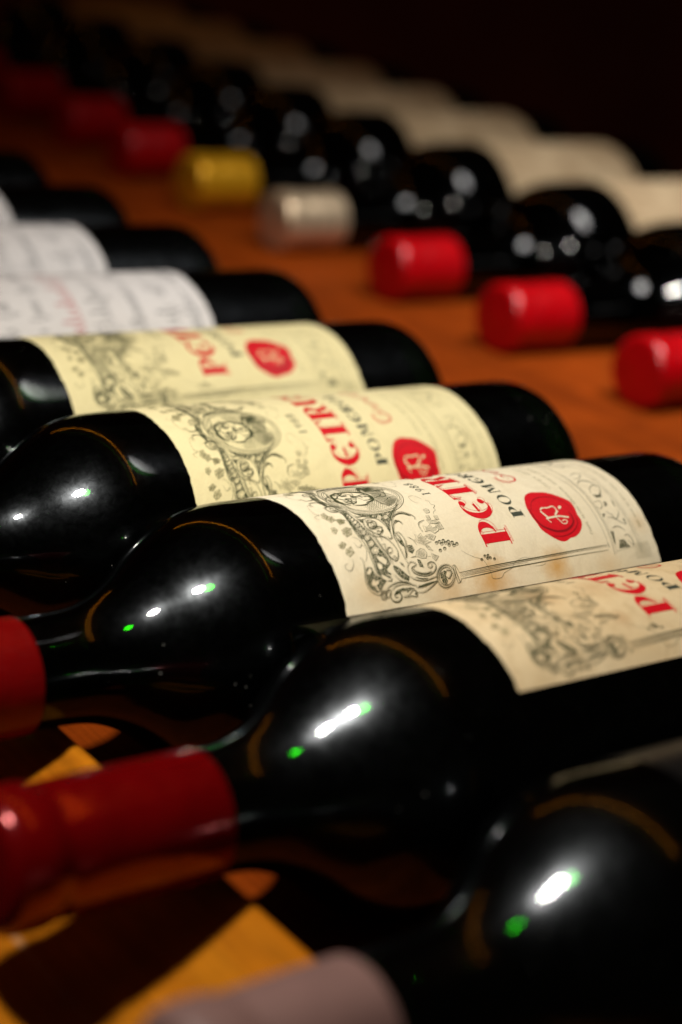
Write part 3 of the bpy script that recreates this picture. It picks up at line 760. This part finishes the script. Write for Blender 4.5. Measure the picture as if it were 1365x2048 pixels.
for rx, ry, w in ((10.6, 13.2, 0.2), (9.6, 12.2, 0.22), (9.1, 11.6, 0.14), (10.1, 12.7, 0.08)):
    ink.line(ell(40, 27, rx, ry), w, L1, False, False)
low = [(40 + 8.8 * math.cos(t), 27 + 11.2 * math.sin(t)) for t in [i * math.pi / 20 for i in range(-2, 23)]]
ink.hatch(low, 0.6, 0.55, 0.13, L1)
ink.hatch(low, -0.8, 0.8, 0.10, L1)
up = [(40 + 8.8 * math.cos(t), 27 + 11.2 * math.sin(t)) for t in [math.pi * (0.98 + i / 20 * 1.04) for i in range(21)]]
soft.hatch(up, 0.1, 0.6, 0.12, L1)
face = ell(39.2, 23.4, 4.3, 5.6, 20)[:-1]
paper.fill(face, L2)
paper.fill([(32.5, 36.5), (34, 30.5), (37, 28.4), (41.5, 28.4), (45, 30.5), (47.5, 36), (44, 37.6), (36, 37.6)], L2)
for a, b, w in (([(35.2, 19.5), (37, 17.6), (40, 17.2), (43, 18.5), (44, 21.5)], 0, 0.8), ([(35.6, 25.5), (36.6, 28.6), (39.4, 29.6), (42.2, 28.4), (43.4, 25.2)], 0, 0.9),
                ([(36.8, 22.2), (37.8, 21.8), (38.6, 22.3)], 0, 0.3), ([(40.4, 22.3), (41.3, 21.8), (42.2, 22.2)], 0, 0.3), ([(39.4, 22.4), (39.1, 24.6), (39.8, 24.8)], 0, 0.2),
                ([(38.3, 26.5), (39.5, 26.2), (40.8, 26.6)], 0, 0.3), ([(34.4, 31), (36.5, 34), (37.2, 37.2)], 0, 0.25), ([(45, 31), (43, 33.5), (42, 37.4)], 0, 0.25),
                ([(37.5, 29.8), (39.2, 33.5), (41.6, 29.8)], 0, 0.3), ([(34.8, 21), (34.4, 24), (35.2, 26)], 0, 0.4), ([(44.2, 21.5), (44.3, 24.5), (43.4, 26.4)], 0, 0.35)):
    ink.line(a, w, L3)
ink.hatch([(41.8, 30.0), (45.2, 31), (47.5, 36), (44, 37.6), (42, 37.5)], 0.9, 0.32, 0.17, L3)
ink.hatch([(32.5, 36.5), (34, 31), (36, 33.8), (37, 37.5)], -0.4, 0.4, 0.13, L3)

for kind, pts, w in ART:
    if min(q[0] for q in pts) > 41 and kind not in 'SDMN':
        continue
    for m in ((0,) if kind in 'SDMN' else (0, 1)):
        p = mir(pts) if m else pts
        if kind == 'F':
            ink.fill(p, L1)
            paper.stipple(p, 9.0, 0.10, L2, rnd)
        elif kind == 'H':
            ink.hatch(p, 0.9, 0.3, 0.17, L3)
        elif kind == 'W':
            paper.fill(p, L2 + 0.00001)
        elif kind == 'L':
            ink.line(p, w * 1.02, L3)
            if w >= 0.14 and len(p) > 3 and max(q[1] for q in p) < 62:         # second hairline beside the main stroke
                sp = ink.smooth(p)
                ink.line([(x + (b[1] - a[1]) / (math.hypot(b[0] - a[0], b[1] - a[1]) or 1) * 0.34, y - (b[0] - a[0]) / (math.hypot(b[0] - a[0], b[1] - a[1]) or 1) * 0.34)
                          for (x, y), a, b in zip(sp, [sp[0]] + sp[:-1], sp[1:] + [sp[-1]])], 0.08, L3, True, False)
        elif kind == 'G':
            ink.line(p + [p[0]], 0.16, L3)
            ink.hatch(p[len(p) // 2:] + [p[0]], 0.5, 0.16, 0.1, L3)
        elif kind == 'V':
            paper.fill(p, L2)
            ink.line(p + [p[0]], 0.15, L3, smooth=False)
            cx, cy = sum(q[0] for q in p) / len(p), sum(q[1] for q in p) / len(p)
            ink.hatch([(cx + (x - cx) * 0.8, cy + (y - cy) * 0.8) for x, y in p], rnd.uniform(0, 3), 0.34, 0.12, L3)
        elif kind == 'v':
            soft.line(p + [p[0]], 0.14, L3, smooth=False)
            soft.hatch(p, rnd.uniform(0, 3), 0.4, 0.12, L3)
            cx, cy = sum(q[0] for q in p) / len(p), sum(q[1] for q in p) / len(p)
            for q in p:
                soft.line([(cx, cy), ((cx + q[0]) / 2 + 0.1, (cy + q[1]) / 2), q], 0.12, L3)
        elif kind == 'S':
            wax_ink.fill(p, L1, True)
        elif kind == 'D':
            dred.line(p, 0.75, L2)
        elif kind == 'M':
            paper.line(p, w * 0.62, L3, False)
        elif kind == 'N':
            paper.fill(p, L3)
dred.line([(22.5, 78.9), (25.6, 81.0), (27.4, 84.6), (27.2, 89.4), (24.6, 93.4), (20.8, 94.4)], 0.25, L2)
dred.line([(13.2, 81.0), (12.6, 85.2), (13.4, 89.6), (16.0, 93.4), (19.4, 94.3)], 0.3, L2)


# ---- lettering
def crescent(cx, cy, rx, ry, ix, irx, iry, a0, a1, n=16):
    """thick and thin bowl between an outer and an inner oval arc"""
    o = [(cx + rx * math.cos(a0 + (a1 - a0) * i / n), cy + ry * math.sin(a0 + (a1 - a0) * i / n)) for i in range(n + 1)]
    q = [(ix + irx * math.cos(a1 + (a0 - a1) * i / n), cy + iry * math.sin(a1 + (a0 - a1) * i / n)) for i in range(n + 1)]
    return o + q


H = math.pi / 2


def glyph(ch):
    """outlines of one capital in a 9 x 10.5 box, heavy stems and hairline joins"""
    if ch == 'P':
        return [[(1.3, .7), (4.3, .7), (4.3, 9.8), (1.3, 9.8)], [(.1, 9.8), (5.6, 9.8), (5.6, 10.2), (.1, 10.2)], [(.3, .3), (4.6, .3), (4.6, .7), (.3, .7)],
                crescent(4.5, 3.4, 4.2, 3.1, 4.5, 1.9, 2.75, -H, H)]
    if ch == 'E':
        return [crescent(5.0, 5.2, 4.7, 5.2, 6.0, 3.3, 4.75, H * 1.05, H * 2.95, 22), ell(7.3, 1.6, 1.15, 1.05, 14)[:-1], ell(7.3, 8.7, 1.15, 1.05, 14)[:-1],
                [(3.2, 4.8), (6.6, 4.8), (6.6, 5.7), (3.2, 5.7)], [(5.0, 0), (6.2, .1), (7.6, .6), (7.4, .9), (6, .5), (5.0, .45)], [(5.0, 10.4), (6.2, 10.3), (7.6, 9.7), (7.4, 9.4), (6, 9.9), (5.0, 9.95)]]
    if ch == 'T':
        return [[(3.0, .7), (6.0, .7), (6.0, 9.8), (3.0, 9.8)], [(.1, .3), (8.9, .3), (8.9, .7), (.1, .7)], [(1.6, 9.8), (7.4, 9.8), (7.4, 10.2), (1.6, 10.2)],
                [(.1, .7), (.9, .7), (.25, 3.0), (.1, 3.0)], [(8.9, .7), (8.1, .7), (8.75, 3.0), (8.9, 3.0)]]
    if ch == 'R':
        return [[(1.0, .7), (3.9, .7), (3.9, 9.8), (1.0, 9.8)], [(0, 9.8), (5.0, 9.8), (5.0, 10.2), (0, 10.2)], [(.1, .3), (4.4, .3), (4.4, .7), (.1, .7)],
                crescent(4.2, 3.0, 3.9, 2.7, 4.2, 1.8, 2.35, -H, H), [(4.2, 5.5), (6.3, 5.4), (7.9, 9.4), (9.0, 9.7), (8.8, 10.1), (6.2, 10.2), (4.9, 6.4)]]
    if ch == 'U':
        return [[(.9, .7), (3.7, .7), (3.7, 6.6), (.9, 6.6)], [(7.2, .7), (7.7, .7), (7.7, 6.6), (7.2, 6.6)], [(.1, .3), (4.8, .3), (4.8, .7), (.1, .7)], [(5.9, .3), (9, .3), (9, .7), (5.9, .7)],
                crescent(4.3, 6.5, 3.4, 3.8, 5.45, 1.75, 3.3, 0, math.pi, 18)]
    if ch == 'S':
        return [crescent(4.5, 2.9, 3.6, 2.8, 5.4, 2.9, 2.35, H, H * 3, 16), crescent(4.4, 7.5, 3.9, 2.9, 3.4, 2.9, 2.4, -H, H, 16), [(3.2, 3.4), (6.0, 4.9), (6.6, 6.4), (3.0, 5.0)],
                ell(7.2, 1.9, 1.0, 1.0, 12)[:-1], ell(1.8, 8.6, 1.0, 1.0, 12)[:-1]]
    if ch == 'O':
        return [crescent(4.5, 5.2, 4.4, 5.1, 4.5, 2.6, 4.7, -H, H, 16), crescent(4.5, 5.2, 4.4, 5.1, 4.5, 2.6, 4.7, H, H * 3, 16)]
    if ch == 'M':
        return [[(.6, .5), (1.2, .5), (1.2, 10), (.6, 10)], [(1.2, .5), (3.2, .5), (5.0, 7.4), (4.5, 9.4)], [(4.5, 9.4), (4.2, 8.2), (7.2, .5), (7.6, .5)], [(6.9, .5), (9.0, .5), (9.0, 10), (6.9, 10)],
                [(0, 9.7), (2, 9.7), (2, 10.2), (0, 10.2)], [(6.1, 9.7), (9.8, 9.7), (9.8, 10.2), (6.1, 10.2)]]
    if ch == 'L':
        return [[(1.0, .7), (3.4, .7), (3.4, 9.8), (1.0, 9.8)], [(0, .3), (4.6, .3), (4.6, .7), (0, .7)], [(0, 9.7), (7.4, 9.7), (7.9, 6.9), (8.2, 6.9), (8.2, 10.2), (0, 10.2)]]
    if ch == '1':
        return [[(3.4, .4), (5.2, .2), (5.2, 9.7), (3.4, 9.7)], [(1.8, 9.7), (6.8, 9.7), (6.8, 10.2), (1.8, 10.2)], [(1.6, 1.8), (3.4, .4), (3.4, 1.2)]]
    if ch == '9':
        return [crescent(4.5, 3.2, 3.4, 3.1, 4.5, 1.9, 2.6, 0, math.pi * 2, 20), [(6.4, 3.2), (7.9, 3.2), (7.0, 7.5), (3.6, 10.2), (2.6, 10), (5.6, 7.4)]]
    if ch == '8':
        return [crescent(4.5, 2.7, 2.9, 2.6, 4.5, 1.5, 2.1, 0, math.pi * 2, 20), crescent(4.5, 7.6, 3.5, 2.7, 4.5, 1.9, 2.2, 0, math.pi * 2, 20)]
    return []


def letter(art, ch, x, y, sx, sy, lift):
    for g in glyph(ch):
        art.fill([(x + a * sx, y + b * sy) for a, b in g], lift)


xs = 12.6
for ch in 'PETRUS':
    letter(red, ch, xs, 54.6, 1.0, 1.02, L2)
    for g in glyph(ch)[:5]:                                    # hairline drop outline to the lower right
        q = [(xs + a + 0.75, 54.6 + b * 1.02 + 0.85) for a, b in g]
        red.line(q + [q[0]], 0.13, L1, False, False)
    xs += 9.35
xs = 20.8
for ch, w in zip('POMEROL', (5.4, 6.0, 6.2, 5.2, 5.6, 6.0, 5.0)):
    lift_y = -1.1 * math.sin(math.pi * (xs - 20.8) / 38.0)
    letter(grey, ch, xs, 70.6 + lift_y, 0.53, 0.44, L2)
    xs += w
xs = 35.2
for ch in '1988':
    letter(grey, ch, xs, 46.6, 0.27, 0.30, L2)
    xs += 2.7
# red script line
for p, w in (([(42.2, 80.6), (39.6, 79.6), (37.4, 81.4), (37.6, 84.6), (40.0, 85.8), (42.0, 84.6), (42.2, 82.8), (40.2, 82.6)], 0.55), ([(36.2, 82), (37.2, 79.8), (39.6, 78.9), (41.6, 79.2)], 0.25), ([(40.2, 83.2), (38.8, 83.4)], 0.4),
             ([(43.4, 85.2), (43.8, 82.6), (45, 82.6)], 0.4), ([(46.8, 83), (45.6, 83.4), (45.8, 85.2), (47.2, 84.6), (47.2, 82.8), (47.4, 85.2)], 0.4), ([(48.6, 85.2), (48.7, 82.8), (50.2, 83), (50.3, 85.2)], 0.4),
             ([(53.2, 80.2), (53.2, 85.2), (51.6, 84.8), (51.5, 83.2), (53.2, 82.8)], 0.4), ([(55.6, 80.4), (57.2, 85.4), (59.2, 80.2), (60, 79.8)], 0.55), ([(61.2, 82.6), (61.2, 85.2)], 0.45), ([(61.2, 81.2), (61.3, 81.5)], 0.5), ([(62.6, 85.2), (62.7, 82.8), (64.2, 83), (64.3, 85.2)], 0.4)):
    red.line(p, w, L2)
# lines of small type, too small to read in the photograph: rows of short marks


def tiny(art, y, x0, x1, h, w):
    x = x0
    while x < x1:
        for _ in range(rnd.randint(2, 9)):
            if x > x1:
                break
            k = rnd.random()
            art.line([(x, y), (x, y + h)], w, L1, False, False)
            if k < 0.6:
                yy = y + (h * rnd.choice((0, 0.5, 1)))
                art.line([(x, yy), (x + h * 0.5, yy)], w * 0.8, L1, False, False)
            if k > 0.35:
                art.line([(x + h * 0.5, y), (x + h * 0.5, y + h)], w * 0.7, L1, False, False)
            x += h * 0.95
        x += h * 0.8


tiny(soft, 92.5, 31, 62, 1.1, 0.14)
tiny(soft, 96.6, 12, 68, 1.0, 0.15)
tiny(soft, 117.4, 12, 68, 0.9, 0.13)
soft.hatch([(2.0, 112), (7, 112), (7, 119), (2.0, 119)], 1.57, 0.5, 0.08, L1)

# white labels with handwriting-like rows, and plain cream labels
script, script_red, rows, rows_red = Art(), Art(), Art(), Art()


def cursive(art, y, x0, x1, h, w, seed):
    r = random.Random(seed)
    x, p = x0, []
    while x < x1:
        k = r.random()
        up = h * (1.0 if k > 0.3 else 2.1)
        p += [(x, y), (x + h * 0.35, y - up), (x + h * 0.1, y - up * 0.9), (x + h * 0.45, y + h * (0.1 if k > 0.12 else 1.1))]
        x += h * r.uniform(0.55, 0.95)
        if r.random() < 0.14:
            art.line(p, w, L1)
            p = []
            x += h * 0.9
    if len(p) > 2:
        art.line(p, w, L1)


for i, y in enumerate((14, 27, 40, 68, 82, 97, 107)):
    cursive(script, y, 10 + 5 * (i % 3), 72 - 7 * (i % 2), 2.6 + 0.8 * (i % 2), 0.36, i)
cursive(script_red, 55, 8, 76, 3.4, 0.42, 99)
for i, (y, h) in enumerate(((8, 2.2), (15, 1.4), (40, 3.6), (52, 2.4), (62, 1.6), (72, 1.4), (84, 2.0), (92, 1.4))):
    tiny(rows, y, 14, 66, h, h * 0.2)
rows.fill([(24, 21), (56, 21), (60, 27), (56, 33), (24, 33), (20, 27)], L1)
rows.fill([(18, 74), (50, 74), (50, 80), (18, 80)], L1)
rows.hatch([(20, 17), (74, 17), (74, 36), (20, 36)], 0.5, 1.3, 0.55, L1)
rows.hatch([(30, 97), (70, 97), (70, 104), (30, 104)], 0.2, 1.2, 0.5, L1)
tiny(rows_red, 45.5, 12, 68, 4.6, 1.0)


def paper_mesh(name, w, h, r=R0, th=0.00012, ra=0.038):
    n = max(8, int(w / 1.6))
    vs, fs = [], []
    ny = 8
    er = random.Random(int(w * 10))
    ej = [[er.gauss(0, 0.00011) + 0.00022 * math.sin(q * 0.37 + s_) for q in range(n + 1)] for s_ in (0.4, 2.0)]
    for layer in (0, 1):
        for i in range(n + 1):
            a = w / 1000 * i / n / ra
            rr = r - th * layer
            for j in range(ny + 1):
                e = (ej[0 if j == 0 else 1][i] if j in (0, ny) else 0.0)
                vs.append((h / 1000 * j / ny + e, -rr * math.cos(a), rr * math.sin(a)))
    K = (n + 1) * (ny + 1)
    for i in range(n):
        for j in range(ny):
            q = i * (ny + 1) + j
            fs.append((q, q + 1, q + ny + 2, q + ny + 1))
            fs.append((K + q, K + q + ny + 1, K + q + ny + 2, K + q + 1))
    for i in range(n):
        for j in (0, ny):
            q = i * (ny + 1) + j
            f = (q, q + ny + 1, K + q + ny + 1, K + q)
            fs.append(f if j == 0 else f[::-1])
    for j in range(ny):
        for i in (0, n):
            q = i * (ny + 1) + j
            f = (q, K + q, K + q + 1, q + 1)
            fs.append(f if i == 0 else f[::-1])
    me = mesh(name, vs, fs, True)
    bm = bmesh.new()
    bm.from_mesh(me)
    bmesh.ops.recalc_face_normals(bm, faces=bm.faces)
    for e in bm.edges:
        if len(e.link_faces) == 2 and e.calc_face_angle(0) > 0.6:
            e.smooth = False
    bm.to_mesh(me)
    bm.free()
    return me


PRINTS = [('engraved_ornament', ink.make('engraved_ornament'), INK), ('pale_ornament', soft.make('pale_ornament'), INK_SOFT), ('red_lettering', red.make('red_lettering'), RED),
          ('grey_lettering', grey.make('grey_lettering'), INK_GREY), ('printed_seal', wax_ink.make('printed_seal'), RED), ('seal_shading', dred.make('seal_shading'), RED_DARK)]
LIGHTS = paper.make('ornament_highlights')
LABEL_ME = paper_mesh('label', LW, LH)
SCRIPT = [('grey_handwriting', script.make('grey_handwriting'), mat_ink('script_ink', (0.07, 0.075, 0.09))), ('red_handwriting', script_red.make('red_handwriting'), mat_ink('script_red_ink', (0.5, 0.12, 0.13)))]
ROWS = [('small_lettering', rows.make('small_lettering'), mat_ink('rows_ink', (0.15, 0.12, 0.065)))]
ROWS_RED = ROWS + [('red_lettering', rows_red.make('red_rows'), mat_ink('rows_red_ink', (0.5, 0.10, 0.06)))]
PLAIN_ME = paper_mesh('plain_label', 100, 106, 0.0446, 0.00012, 0.0445)

# ------------------------------------------------------------------ bottle shape (x along the axis, neck towards -x)
kx = [-.094, -.032, -.025, -.020, -.015, -.010, -.005, 0, .005, .010, .015, .020, .025, .030, .190]
kr = [.0147, .0147, .0149, .0155, .0170, .01925, .0225, .0269, .0305, .0336, .0360, .0374, .0379, .038, .038]


def lin(x, kx=kx, kr=kr):
    for i in range(len(kx) - 1):
        if x <= kx[i + 1]:
            t = (x - kx[i]) / (kx[i + 1] - kx[i])
            return kr[i] + t * (kr[i + 1] - kr[i])
    return kr[-1]


def rad(x, kx=kx, kr=kr):
    s = w = 0
    for k in range(-12, 13):
        g = math.exp(-0.5 * (k / 4.0) ** 2)
        s += g * lin(min(max(x + k * 0.0005, kx[0]), kx[-1]), kx, kr)
        w += g
    return s / w


body = [(-0.0845, 0.0), (-0.0845, 0.0138)] + [(x / 1000, rad(x / 1000)) for x in list(range(-84, -36, 8)) + list(range(-36, 40, 1)) + list(range(40, 190, 12))]
body += [(0.194, 0.038), (0.1975, 0.0377), (0.2005, 0.0366), (0.2028, 0.0347), (0.204, 0.0322), (0.2037, 0.0295), (0.202, 0.0272), (0.192, 0.022), (0.180, 0.013), (0.176, 0.006), (0.175, 0.0)]
GLASS_ME = lathe('glass', body)
# the stouter bottles of the back row
bx = [-.084, -.024, -.010, -.002, .004, .010, .016, .022, .029, .038, .19]
br = [.0158, .0160, .0170, .0188, .0222, .0300, .0378, .0420, .0438, .0445, .0445]
wine = [(-0.035, 0.0)] + [(-0.035, 0.0080)]
for i in range(-34, 188, 2):
    x = i / 1000
    u = min(max((0.018 - x) / 0.040, 0), 1)
    wine.append((x, rad(x) - 0.0026 - 0.0024 * u * u * (3 - 2 * u)))
wine += [(0.189, 0.033), (0.189, 0.0)]
WINE_ME = lathe('wine', wine, 72)
stout = [(-0.0845, 0.0), (-0.0845, 0.0138)] + [(x / 1000, rad(x / 1000, bx, br)) for x in list(range(-84, -36, 8)) + list(range(-36, 40, 2)) + list(range(40, 190, 12))]
stout += [(0.190, 0.0445), (0.1935, 0.0442), (0.1965, 0.043), (0.1988, 0.041), (0.2, 0.0382), (0.1997, 0.035), (0.198, 0.032), (0.190, 0.024), (0.180, 0.014), (0.176, 0.006), (0.175, 0.0)]
STOUT_ME = lathe('glass', stout, 72)
STOUT_WINE = lathe('wine', [(-0.05, 0.0), (-0.05, 0.0105)] + [(x / 1000, rad(x / 1000, bx, br) - 0.0035) for x in range(-48, 188, 4)] + [(0.189, 0.036), (0.189, 0.0)], 64)
def cap_prof(xe, k=1.0, tip=0.0):
    p = [(-0.0862, 0.0), (-0.0862, 0.0112), (-0.0858, 0.0134), (-0.0850, 0.0147), (-0.0838, 0.0155), (-0.0822, 0.0159), (-0.080, 0.01605), (-0.0765, 0.01605), (-0.0745, 0.0158), (-0.0732, 0.0154), (-0.0724, 0.0151), (-0.0718, 0.01495),
         (-0.0705, 0.0151), (-0.06, 0.01525), (xe - 0.001, 0.01535), (xe - 0.0002, 0.01535), (xe, 0.0151), (xe - 0.0002, 0.0148)]
    return [(x, r * k) for x, r in p]


CAP_ME = lathe('capsule', cap_prof(-0.0390))
CAP_LONG = lathe('long_capsule', cap_prof(-0.0310))
CAP_MID = lathe('mid_capsule', cap_prof(-0.044))
CAP_SHORT = lathe('short_capsule', [(x, min(r * 1.1, 0.0172)) for x, r in cap_prof(-0.0445)])


def wax_disc():
    """raised round crest on the capsule top"""
    return lathe('capsule_crest', [(-0.0865, 0.0), (-0.0865, 0.0075), (-0.0863, 0.0082), (-0.0861, 0.0086)], 40)


CREST_ME = wax_disc()
FRONT = 'dark bottles lying side by side in the front row'
BACK = 'dark bottles lying side by side in the back row'


def bottle(label, dx, y, capmat, group, glass, rot=None, labx=0.0397, lab=None, papermat=None, prints=(), high=False, back=False, yaw=0.0, cap=None):
    t = thing('wine_bottle', label, 'wine bottle', (dx + 0.05, y, 0), group)
    ax = 0.0445 if back else 0.038
    off = (-0.05, 0, ax)
    if back:                                   # placed by the capsule top
        c, s = math.cos(math.radians(yaw)), math.sin(math.radians(yaw))
        t.location = (dx + 0.1362 * c, y + 0.1362 * s, 0)
        t.rotation_euler = (0, -0.02, math.radians(yaw))

    def part(nm, me, mat, parent=t, loc=off, rx=0.0):
        if mat is not None and not me.materials:
            me.materials.append(None)
        o = bpy.data.objects.new(nm, me)
        COL.objects.link(o)
        o.parent = parent
        o.location = loc
        o.rotation_euler = (rx, 0, 0)
        if mat is not None:
            o.material_slots[0].link = 'OBJECT'
            o.material_slots[0].material = mat
        return o
    roll = random.uniform(0, 6.28)
    part('glass', STOUT_ME if back else GLASS_ME, glass, rx=roll)
    part('wine', STOUT_WINE if back else WINE_ME, WINE_FAR if back else WINE)
    c = part('capsule', CAP_SHORT if back else (cap or CAP_ME), capmat, rx=roll)
    part('capsule_crest', CREST_ME, capmat, c, (0, 0, 0))
    if lab is not None:
        lo = part('label', lab, papermat, loc=(labx - 0.05, 0, ax), rx=-math.radians(rot))
        for nm, me, mat in prints:
            part(nm, me, mat, lo, (0, 0, 0))['kind'] = 'stuff'
        if high:
            part('ornament_highlights', LIGHTS, papermat, lo, (0, 0, 0))['kind'] = 'stuff'
    return t


CREAM = mat_paper('cream_label', (0.75, 0.68, 0.49), (0.70, 0.57, 0.34), 0.35, [(0.053, 4.5, 0.008, 0.8), (0.079, 6, 0.006, 0.85), (0.037, 3, 0.009, 0.45), (0.10, 2, 0.005, 0.3), (0.010, 8, 0.006, 0.3), (0.118, 20, 0.004, 0.3)], 0.0, (0.52, 0.28, 0.06))
AGED = mat_paper('aged_label', (0.72, 0.58, 0.35), (0.56, 0.38, 0.17), 0.6, [(0.046, 22, 0.0035, 0.45), (0.030, 45, 0.006, 0.35), (0.05, 45, 0.007, 0.3)], 1.7, (0.34, 0.16, 0.05))
YELLOW = mat_paper('yellow_label', (0.76, 0.68, 0.38), (0.70, 0.60, 0.30), 0.25, (), 2.9)
YELLOW2 = mat_paper('pale_yellow_label', (0.76, 0.68, 0.37), (0.70, 0.60, 0.28), 0.3, (), 4.4)
WHITE = mat_paper('white_label', (0.66, 0.64, 0.62), (0.60, 0.58, 0.55), 0.2, (), 5.1)
OLD_UNEVEN_LIGHT = mat_paper('old_cream_label_uneven_light', (0.46, 0.35, 0.21), (0.26, 0.175, 0.09), 0.9, (), 6.3)  # strong mottling with a darker tone also paints uneven light into the paper
BLACKL = mat_plain('black_label', (0.006, 0.006, 0.006), 0.3)

FOIL_RED = mat_foil('deep_red_foil', (0.19, 0.0003, 0.0014), 0.15, 0.5, 0.45, spec=0.9)
FOIL_MATT = mat_foil('matt_red_foil', (0.145, 0.0009, 0.0011), 0.34, 0.15, 0.6, spec=0.2)
FOIL_BRIGHT = mat_foil('bright_red_foil', (0.38, 0.001, 0.0035), 0.2, 0.1, 1.0, spec=0.4)
FOIL_GOLD = mat_foil('gold_foil', (0.80, 0.40, 0.012), 0.28, 0.5)
FOIL_SILVER = mat_foil('silver_foil', (0.75, 0.58, 0.38), 0.3, 0.7)
FOIL_MAUVE = mat_foil('faded_mauve_foil', (0.21, 0.115, 0.10), 0.55, 0.0)

P = 0.0764
bottle('nearest bottle at the lower right, blurred, with a faded mauve capsule', -0.006, -2 * P - 0.0045, FOIL_MAUVE, FRONT, GLASS_HAZY, 20, 0.036, paper_mesh('black_label', 95, 118), BLACKL, cap=CAP_MID)
bottle('front bottle with its dark red foil capsule in view and a stained tan label', -0.0021, -P, FOIL_RED, FRONT, GLASS_DUSTY, 51, 0.0397, LABEL_ME, AGED, PRINTS, True, cap=CAP_LONG)
bottle('bottle in sharp focus, cream label with red seal and brown stains', 0, 0, FOIL_MATT, FRONT, GLASS, 30.4, 0.0397, LABEL_ME, CREAM, PRINTS, True)
bottle('pale yellow label bottle whose red seal is half hidden by the sharp cream label', 0.0028, P, FOIL_MATT, FRONT, GLASS, 10.5, 0.0397, LABEL_ME, YELLOW, PRINTS, True)
bottle('bottle with a yellow label and whole red seal, next to the white labels', 0.0051, 2 * P, FOIL_MATT, FRONT, GLASS, 32.5, 0.0397, LABEL_ME, YELLOW2, PRINTS, True)
WL = paper_mesh('white_label', 92, 113)
bottle('white label bottle with grey writing and a red line, beside the yellow labels', 0.0055, 3 * P, FOIL_MATT, FRONT, GLASS, 12, 0.033, WL, WHITE, SCRIPT)
bottle('white label bottle second in line behind the yellow labels', 0.0055, 4 * P, FOIL_MATT, FRONT, GLASS, 16, 0.030, WL, WHITE, SCRIPT)
bottle('white label bottle cut by the left frame, only its label end in view', 0.006, 5 * P, FOIL_MATT, FRONT, GLASS, 14, 0.026, WL, WHITE, SCRIPT)
bottle('dark bottle end in shadow at the left frame, last of the front row', 0.006, 6 * P, FOIL_MATT, FRONT, GLASS, 14, 0.036, WL, WHITE, SCRIPT)

for lab, x, y, cm, rot, pr, yaw in (
        ('back row bottle with a bright red capsule cut by the right frame', 0.3650, 0.1685, FOIL_BRIGHT, 25, ROWS, -1),
        ('bright red capsule bottle with two glints, second red capsule from the right frame', 0.3565, 0.2555, FOIL_BRIGHT, 22, ROWS, -1),
        ('bright red capsule bottle lying next to the silver capsule', 0.3590, 0.3460, FOIL_BRIGHT, 28, ROWS, -1),
        ('back row bottle with a silver capsule', 0.3595, 0.4480, FOIL_SILVER, 24, ROWS_RED, -1),
        ('back row bottle with a gold capsule', 0.3630, 0.5425, FOIL_GOLD, 26, ROWS, -1),
        ('back row bottle with a red capsule beside the gold one', 0.3682, 0.6315, FOIL_BRIGHT, 20, ROWS, -2),
        ('back row bottle with a dim red capsule, second from the left frame', 0.3784, 0.7216, FOIL_BRIGHT, 26, ROWS, -1),
        ('back row bottle with a very dark red capsule at the left frame', 0.3836, 0.8171, FOIL_BRIGHT, 22, ROWS, -1),
        ('dim back row bottle at the top left corner, its shoulder and pale label in view', 0.3855, 0.9115, FOIL_BRIGHT, 24, ROWS, -1),
        ('farthest back row bottle at the top left corner', 0.3875, 1.0065, FOIL_BRIGHT, 24, ROWS, -1)):
    bottle(lab, x, y, cm, BACK, GLASS_FAR, rot, 0.057, PLAIN_ME, OLD_UNEVEN_LIGHT, pr, back=True, yaw=yaw)
